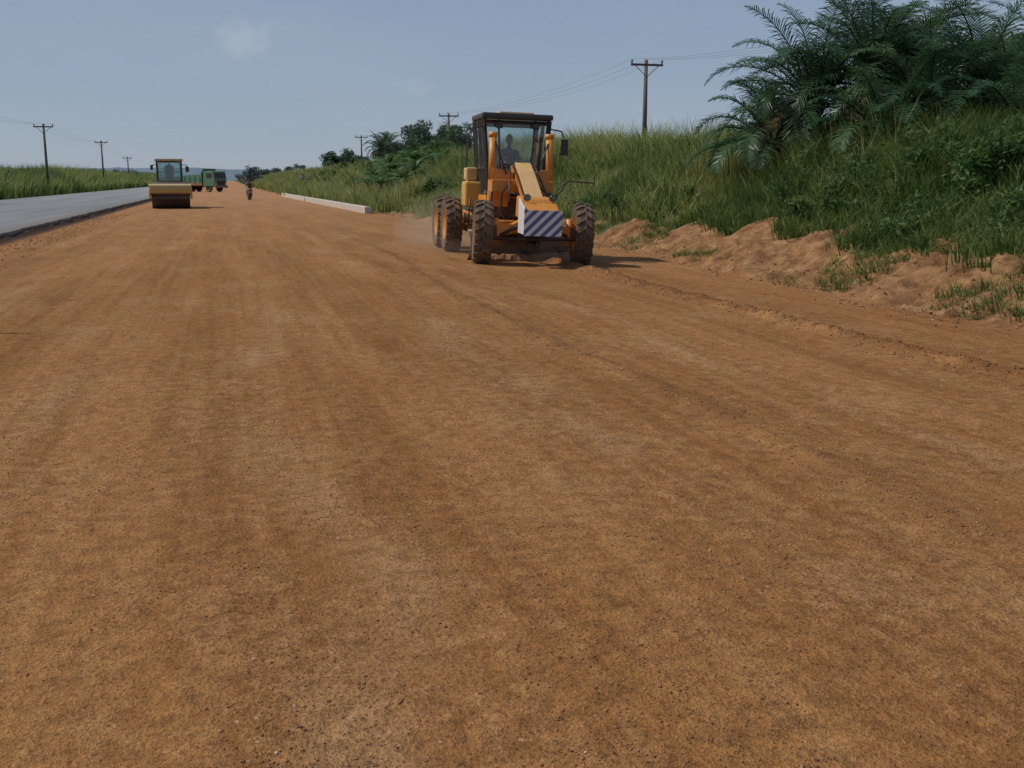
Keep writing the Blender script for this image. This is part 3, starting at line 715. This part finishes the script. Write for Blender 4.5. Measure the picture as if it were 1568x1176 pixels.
for s in (-1,1):
    post('cab_post_front',(s*wb,yf,zb),(s*wt,yf,zt),.045); post('cab_post_mid',(s*wb,yf+.62,zb),(s*wt,yf+.62,zt)); post('cab_post_rear',(s*wb,yr,zb),(s*wt,yr,zt),.045)
    for z in (zb+.02,2.02,zt-.05):
        w=wb+(wt-wb)*(z-zb)/(zt-zb); post('cab_side_rail',(s*w,yf,z),(s*w,yr,z),.028)
    bm=bmesh.new(); bm.faces.new([bm.verts.new(v) for v in ((s*(wb+.005),yf,zb),(s*(wb+.005),yr,zb),(s*(wt+.005),yr,zt),(s*(wt+.005),yf,zt))]); finish(bm,'side_window',M_gl,G)
for n,yv in (('cab_cross_rail_front',yf),('cab_cross_rail_rear',yr)):
    for z in (zb+.02,zt-.06): w=wb+(wt-wb)*(z-zb)/(zt-zb); post(n,(-w,yv,z),(w,yv,z),.035)
post('windscreen_bar',(-.66,yf,1.92),(.66,yf,1.92),.022)
for s in (-1,1): post('windscreen_lower_post',(s*.3,yf,zb),(s*.3,yf,1.92),.022); post('windscreen_post',(s*.36,yf,1.92),(s*.42,yf,zt),.018)
bm=bmesh.new(); bm.faces.new([bm.verts.new(v) for v in ((-wb,yf-.01,zb),(wb,yf-.01,zb),(wt,yf-.01,zt),(-wt,yf-.01,zt))]); finish(bm,'windscreen',M_gl,G)
bm=bmesh.new(); bm.faces.new([bm.verts.new(v) for v in ((-.66,yr+.01,2.0),(.66,yr+.01,2.0),(wt,yr+.01,zt),(-wt,yr+.01,zt))]); finish(bm,'rear_window',M_gl,G)
box('cab_rear_panel',(0,yr,1.72),(1.3,.05,.58),M_bk,G)
box('seat_base',(0,2.95,1.72),(.5,.5,.4),M_seat,G,bev=.05); box('seat_back',(0,3.2,2.2),(.48,.12,.6),M_seat,G,rot=(-.12,0,0),bev=.05)
box('control_console',(0,2.3,1.72),(.34,.25,.62),M_bk,G,rot=(.25,0,0),bev=.04)
cyl('steering_column',(0,2.32,1.9),(0,2.5,2.2),.035,M_bk,G)
lathe('steering_wheel',[(-.015,.17),(.015,.17),(.015,.2),(-.015,.2),(-.015,.17)],M_bk,G,(0,2.5,2.22),24,(0,math.radians(60),math.pi/2))
for k in (-.28,-.22,.22,.28): cyl('lever',(k,2.32,1.7),(k,2.42,2.15),.012,M_bk,G,seg=6)
human('operator',seated((0,2.93,2.0)),G,M_blue,M_cloth)
for s in (-1,1):
    tube('mirror_arm',[(s*wt,yf,2.95),(s*1.02,yf-.15,2.9),(s*1.08,yf-.15,2.75)],.016,M_bk,G)
    box('mirror',(s*1.10,yf-.15,2.55),(.17,.05,.36) if s>0 else (.1,.05,.2),M_bk,G)
    box('work_light',(s*.42,yf-.13,2.98),(.15,.1,.12),M_bk,G)
prism('engine_hood',[(3.45,1.15),(3.45,2.12),(3.7,2.18),(6.2,2.02),(6.45,1.7),(6.45,1.05)],-.48,.48,M_ye,G,.05)
for s in (-1,1):
    for k in range(6): box('hood_louvre',(s*.49,4.2+.3*k,1.65),(.03,.2,.5),M_bk,G)
    tube('hood_handrail',[(s*.5,3.6,1.9),(s*.82,3.6,2.0),(s*.82,4.6,1.98),(s*.5,4.6,1.9)],.02,M_bk,G)
    box('fuel_tank',(s*.78,3.45,1.42),(.4,.62,.6),M_ye,G,bev=.05); box('battery_box',(s*.8,3.5,1.9),(.28,.42,.3),M_cr,G,bev=.04)
    box('step',(s*.82,2.9,1.05),(.3,.3,.04),M_bk,G); box('step',(s*.84,2.85,.72),(.3,.28,.04),M_bk,G)
    cyl('step_rail',(s*.95,2.75,.7),(s*.92,2.75,1.35),.02,M_bk,G); 
    tube('grab_rail',[(s*.72,3.35,1.5),(s*.92,3.4,1.9),(s*.92,3.4,2.6),(s*.78,3.36,2.75)],.018,M_bk,G)
prism('rear_frame',[(1.9,.95),(1.9,1.35),(6.3,1.2),(6.3,.8)],-.3,.3,M_dk,G)
cyl('rear_axle',(-1.0,4.9,.75),(1.0,4.9,.75),.14,M_dk,G)
cyl('exhaust',(.3,4.6,2.1),(.3,4.6,2.75),.05,M_dk,G)
cyl('air_intake',(-.25,4.2,2.1),(-.25,4.2,2.45),.07,M_bk,G)

# ------------------------------------------------------------ dust raised by the machine
M_dust=D.materials.new('dust'); M_dust.use_nodes=True; nt=M_dust.node_tree; nt.nodes.remove(nt.nodes['Principled BSDF'])
vs_=N(nt,'ShaderNodeVolumeScatter'); vs_.inputs['Color'].default_value=(.93,.72,.52,1); vs_.inputs['Density'].default_value=.032
nt.links.new(vs_.outputs[0],nt.nodes['Material Output'].inputs['Volume'])
DC=empty('dust_cloud',(0,0,0))
for i,(x,y,z,sx_,sy_,sz_) in enumerate(((5.3,26.4,.1,1.1,1.8,.6),(5.2,28.2,.2,1.2,2.0,.7),(6.0,29.5,.35,1.7,2.2,1.0),(6.2,23.4,-.05,1.8,1.3,.5),(4.7,24.6,.0,.7,1.0,.35),(6.2,21.8,-.1,1.5,1.1,.35))):
    bm=bmesh.new(); bmesh.ops.create_icosphere(bm,subdivisions=3,radius=1)
    for v in bm.verts:
        k=1+.22*(float(fbm(np.array([v.co.x*2+i*9]),np.array([v.co.z*2+v.co.y]),1.0,2,80)[0])-.5)*2; v.co*=k
    o=finish(bm,'dust_puff',M_dust,DC,loc=(x,y,z)); o.scale=(sx_,sy_,sz_)

# ------------------------------------------------------------ soil roller
Rr_=empty('road_roller',(-3.3,64.8,H1(-3.3,64.8,False)),3)
lathe('drum',[(-1.03,.001),(-1.03,.68),(-1.05,.74),(-1.0,.76),(1.0,.76),(1.05,.74),(1.03,.68),(1.03,.001)],M_dk,Rr_,(0,0,.76))
prism('front_frame_panel',[(-1.02,.86),(-1.08,1.32),(-.9,1.42),(-.78,1.40),(-.86,.86)],-1.16,1.16,M_be,Rr_,.03)
box('scraper_bar',(0,-.84,.6),(2.1,.08,.14),M_dk,Rr_); box('front_bumper_stripe',(0,-1.085,1.0),(2.2,.03,.12),M_ye,Rr_)
for s in (-1,1): prism('side_frame',[(-.9,.55),(-.9,1.1),(1.1,1.25),(1.1,.7)],s*1.14-.05,s*1.14+.05,M_ye,Rr_)
box('rear_crossbeam',(0,1.1,.98),(2.3,.25,.5),M_be,Rr_)
box('articulation',(0,1.4,.8),(.5,.5,.5),M_dk,Rr_)
for s in (-1,1): wheel('rear_wheel',(s*.82,2.85,.74),.74,.5,Rr_,M_be,s,18)
box('cab_base',(0,2.1,1.35),(1.5,1.3,.35),M_be,Rr_)
for s in (-1,1):
    for yv in (1.5,2.7): cyl('cab_post',(s*.68,yv,1.5),(s*.68,yv,2.7),.06,M_bk,Rr_,seg=4)
for yv in (1.5,2.7):
    for z in (1.55,2.1,2.68): 
        if z!=2.1 or yv>2: cyl('cab_rail',(-.68,yv,z),(.68,yv,z),.035,M_bk,Rr_,seg=4)
box('cab_roof',(0,2.05,2.79),(1.6,1.6,.14),M_be,Rr_,bev=.04)
for n,c,sz_ in (('windscreen',(0,1.49,2.1),(1.36,.01,1.2)),('left_window',(-.69,2.1,2.1),(.01,1.15,1.2)),('right_window',(.69,2.1,2.1),(.01,1.15,1.2)),('rear_window',(0,2.71,2.2),(1.36,.01,1.0))): box(n,c,sz_,M_gl,Rr_,bev=0)
box('seat',(0,2.35,1.75),(.5,.5,.35),M_seat,Rr_); box('seat_back',(0,2.58,2.1),(.5,.12,.6),M_seat,Rr_)
prism('engine_hood',[(2.75,1.1),(2.75,1.85),(4.2,1.7),(4.4,1.4),(4.4,1.0)],-.7,.7,M_be,Rr_,.05)
tube('mirror_arm',[(.7,1.5,2.5),(1.0,1.4,2.5),(1.0,1.4,2.3)],.02,M_bk,Rr_); box('mirror',(1.02,1.4,2.25),(.2,.05,.32),M_bk,Rr_)
tube('mirror_arm',[(-.7,1.5,2.5),(-.95,1.4,2.5)],.02,M_bk,Rr_); box('mirror',(-.98,1.4,2.35),(.16,.05,.28),M_bk,Rr_)
for s in (-1,1): box('headlamp',(s*.55,1.42,2.6),(.18,.12,.12),M_wh,Rr_); cyl('handrail',(s*1.0,-.8,1.4),(s*1.0,-.5,1.6),.02,M_dk,Rr_)
human('roller_operator',seated((0,2.35,2.0)),Rr_,M_cloth,M_cloth)

# ------------------------------------------------------------ tipper truck
T=empty('tipper_truck',(-2.0,150,0),48)
for yv in (-.1,3.6,4.8):
    for s in (-1,1): wheel('wheel',(s*1.0,yv,.52),.52,.34,T,M_dk,s,16)
box('chassis',(0,2.4,.8),(.9,7.2,.28),M_dk,T)
prism('cab',[(-1.2,.75),(-1.25,1.75),(-1.05,2.75),(.7,2.8),(.75,.75)],-1.2,1.2,M_gr,T,.06)
box('windscreen',(0,-1.19,2.2),(2.0,.06,.7),M_bk,T,rot=(-.2,0,0))
box('bumper',(0,-1.35,.7),(2.4,.18,.3),M_ru,T); box('grille',(0,-1.26,1.25),(1.5,.06,.5),M_bk,T)
for s in (-1,1): box('side_window',(s*1.205,-.35,2.15),(.02,.9,.6),M_bk,T); box('headlamp',(s*.95,-1.28,1.05),(.25,.08,.2),M_wh,T)
prism('tipper_body',[(.95,1.1),(.95,2.3),(.6,3.05),(.65,3.1),(1.1,2.4),(6.2,2.1),(6.1,1.1)],-1.25,1.25,M_gr,T,.03)
prism('tipper_floor_frame',[(.9,.85),(.9,1.25),(6.2,1.25),(6.2,.85)],-1.28,1.28,M_ru,T,.02)
for k in range(6):
    for s in (-1,1): box('body_rib',(s*1.28,1.3+.9*k,1.65),(.08,.12,.85),M_gr,T)
box('tailgate',(0,6.22,1.6),(2.4,.08,1.0),M_gr,T)

# ------------------------------------------------------------ motorcycle + rider
Mo=empty('motorcycle_rider',(1.6,90,H1(1.6,90,False)),-8)
for yv in (-.62,.62):
    lathe('wheel',[(-.05,.22),(-.055,.27),(-.03,.3),(.03,.3),(.055,.27),(.05,.22),(-.05,.22)],M_ty,Mo,(0,yv,.3),24)
    bm=bmesh.new()
    for k in range(8): a=k*math.pi/4; cyl_bm(bm,(0,yv,.3),(0,yv+.23*math.cos(a),.3+.23*math.sin(a)),.008,None,5)
    finish(bm,'spokes',M_st,Mo)
for s in (-1,1): cyl('fork',(s*.07,-.62,.3),(s*.06,-.38,.95),.025,M_st,Mo); cyl('swingarm',(s*.08,.62,.3),(s*.07,.1,.38),.025,M_dk,Mo)
tube('frame',[(0,-.36,.85),(0,-.25,.4),(0,.15,.35),(0,.5,.75)],.03,M_dk,Mo)
box('engine',(0,-.03,.42),(.24,.34,.28),M_dk,Mo,bev=.05); box('fuel_tank',(0,-.15,.8),(.24,.42,.2),M_ru,Mo,bev=.07); box('saddle',(0,.3,.8),(.24,.6,.1),M_seat,Mo,bev=.04)
tube('handlebar',[(-.34,-.25,1.02),(-.1,-.38,.98),(.1,-.38,.98),(.34,-.25,1.02)],.014,M_dk,Mo); cyl('headlamp',(0,-.5,.9),(0,-.42,.9),.08,M_wh,Mo)
cyl('exhaust',(.14,0,.3),(.16,.7,.36),.035,M_st,Mo)
human('rider',seated((0,.2,.88),.34,-.08,-.48,.10,.2,-.48),Mo,M_cloth,M_blue)
Pd=empty('pedestrian',(8.0,121,H1(8,121)),20)
J=dict(pelvis=(0,0,.92),waist=(0,0,1.1),chest=(0,0,1.28),neck=(0,0,1.43),head_base=(0,-.01,1.5))
for s,k in (('l',-1),('r',1)):
    J['sh_'+s]=(k*.19,0,1.36); J['el_'+s]=(k*.24,.02-.05*k,1.08); J['wr_'+s]=(k*.25,-.06-.08*k,.85); J['pa_'+s]=(k*.25,-.08-.08*k,.77)
    J['hip_'+s]=(k*.09,0,.9); J['kn_'+s]=(k*.1,-.1*k-.04,.5); J['an_'+s]=(k*.1,.14*k,.08); J['toe_'+s]=(k*.11,.14*k-.16,.03)
human('pedestrian',J,Pd,M_white_cloth,M_cloth)
St=empty('unseen_shadow_stake',(-3.05,12.5,0)); box('stake',(0,0,.5),(.06,.03,1.1),M_wood,St,rot=(0,.06,0)); box('stake_flag',(-.05,-.02,.95),(.14,.01,.1),M_wh,St,bev=0)  # unseen stake, added out of frame to cast the shadow at the left edge

# ------------------------------------------------------------ distant hills
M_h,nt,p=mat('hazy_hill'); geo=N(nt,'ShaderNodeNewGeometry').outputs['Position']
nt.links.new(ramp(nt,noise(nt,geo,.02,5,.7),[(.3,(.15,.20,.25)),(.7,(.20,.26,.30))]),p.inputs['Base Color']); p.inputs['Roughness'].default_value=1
bm=bmesh.new(); prev=None
for i in range(260):
    a=math.radians(-60+140*i/259); r=1500
    h=6+16*float(fbm(np.array([i*1.]),np.array([0.]),34,5,70))+3*float(vn(np.array([i*1.]),np.array([0.]),1.3,71))
    x,y=r*math.sin(a),r*math.cos(a)
    row=[bm.verts.new((x,y,0)),bm.verts.new((x*1.02,y*1.02,h)),bm.verts.new((x*1.3,y*1.3,h*.8))]
    if prev:
        for k in range(2): bm.faces.new((prev[k],row[k],row[k+1],prev[k+1]))
    prev=row
finish(bm,'distant_hills',M_h)

# ------------------------------------------------------------ light, sky
elev=math.radians(50); sh=Vector((.95,-.30,0)).normalized()
sd=D.lights.new('sun','SUN'); sd.energy=3.15; sd.angle=math.radians(.6); sd.color=(1,.94,.84)
so=link(D.objects.new('sun',sd)); dirv=Vector((sh.x*math.cos(elev),sh.y*math.cos(elev),-math.sin(elev))); so.rotation_euler=dirv.to_track_quat('-Z','Y').to_euler(); so.location=(-30,20,40)
W=D.worlds.new('World'); S.world=W; W.use_nodes=True; nt=W.node_tree; bg=nt.nodes['Background']
sky=N(nt,'ShaderNodeTexSky',sky_type='NISHITA'); sky.sun_disc=False; sky.sun_elevation=elev; sky.sun_rotation=math.atan2(-sh.x,-sh.y)%(2*math.pi)
sky.air_density=1.0; sky.dust_density=.8; sky.ozone_density=2.0; sky.altitude=100
tc=N(nt,'ShaderNodeTexCoord').outputs['Generated']
def cloud(d,w,h,amt,prev,k=3.0):
    dv=Vector(d).normalized(); rt=dv.cross(Vector((0,0,1))).normalized(); up=rt.cross(dv)
    def dot(v):
        n=N(nt,'ShaderNodeVectorMath',operation='DOT_PRODUCT'); nt.links.new(tc,n.inputs[0]); n.inputs[1].default_value=v; return n.outputs['Value']
    a=mth(nt,'DIVIDE',dot(rt),w); b=mth(nt,'DIVIDE',dot(up),h); r=mth(nt,'ADD',mth(nt,'MULTIPLY',a,a),mth(nt,'MULTIPLY',b,b))
    nz=noise(nt,tc,38,6,.7); f=mth(nt,'SUBTRACT',k*.5+.75,mth(nt,'ADD',r,mth(nt,'MULTIPLY',nz,k)))
    f=mth(nt,'MULTIPLY',mth(nt,'MULTIPLY',f,.75),mth(nt,'GREATER_THAN',dot(dv),0)); cl=N(nt,'ShaderNodeClamp'); nt.links.new(f,cl.inputs[0])
    return mixc(nt,mth(nt,'MULTIPLY',cl.outputs[0],amt),prev,(5.6,6.2,7.2))
sz2=N(nt,'ShaderNodeSeparateXYZ'); nt.links.new(tc,sz2.inputs[0])
hz=ramp(nt,sz2.outputs[2],[(0,(.345,.41,.49)),(.08,(.29,.37,.485)),(.3,(.215,.295,.45)),(1,(.12,.2,.40))])
hzs=N(nt,'ShaderNodeVectorMath',operation='SCALE'); nt.links.new(hz,hzs.inputs[0]); hzs.inputs['Scale'].default_value=1/.08
c=mixc(nt,.85,sky.outputs[0],hzs.outputs[0])
veil=noise(nt,mapping(nt,tc,(1,1,4)),3.0,4,.55)
c=mixc(nt,mth(nt,'MULTIPLY',ramp(nt,veil,[(.42,(0,0,0)),(.75,(1,1,1))]),.28),c,(5.0,5.6,6.5))
c=cloud((.02,.99,.125),.030,.024,.62,c)
c=cloud((.165,1.0,.085),.035,.010,.3,c)
nt.links.new(c,bg.inputs[0]); bg.inputs[1].default_value=.08

# ------------------------------------------------------------ camera
cd=D.cameras.new('camera'); cd.sensor_width=36; cd.lens=36*1600/1568; cd.clip_end=8000; cd.clip_start=.05
co=link(D.objects.new('camera',cd)); co.location=(0,0,1.65); co.rotation_euler=(math.radians(90-11.07),0,math.radians(-14.9)); S.camera=co
S.view_settings.view_transform='Standard'; S.view_settings.look='None'; S.view_settings.exposure=0
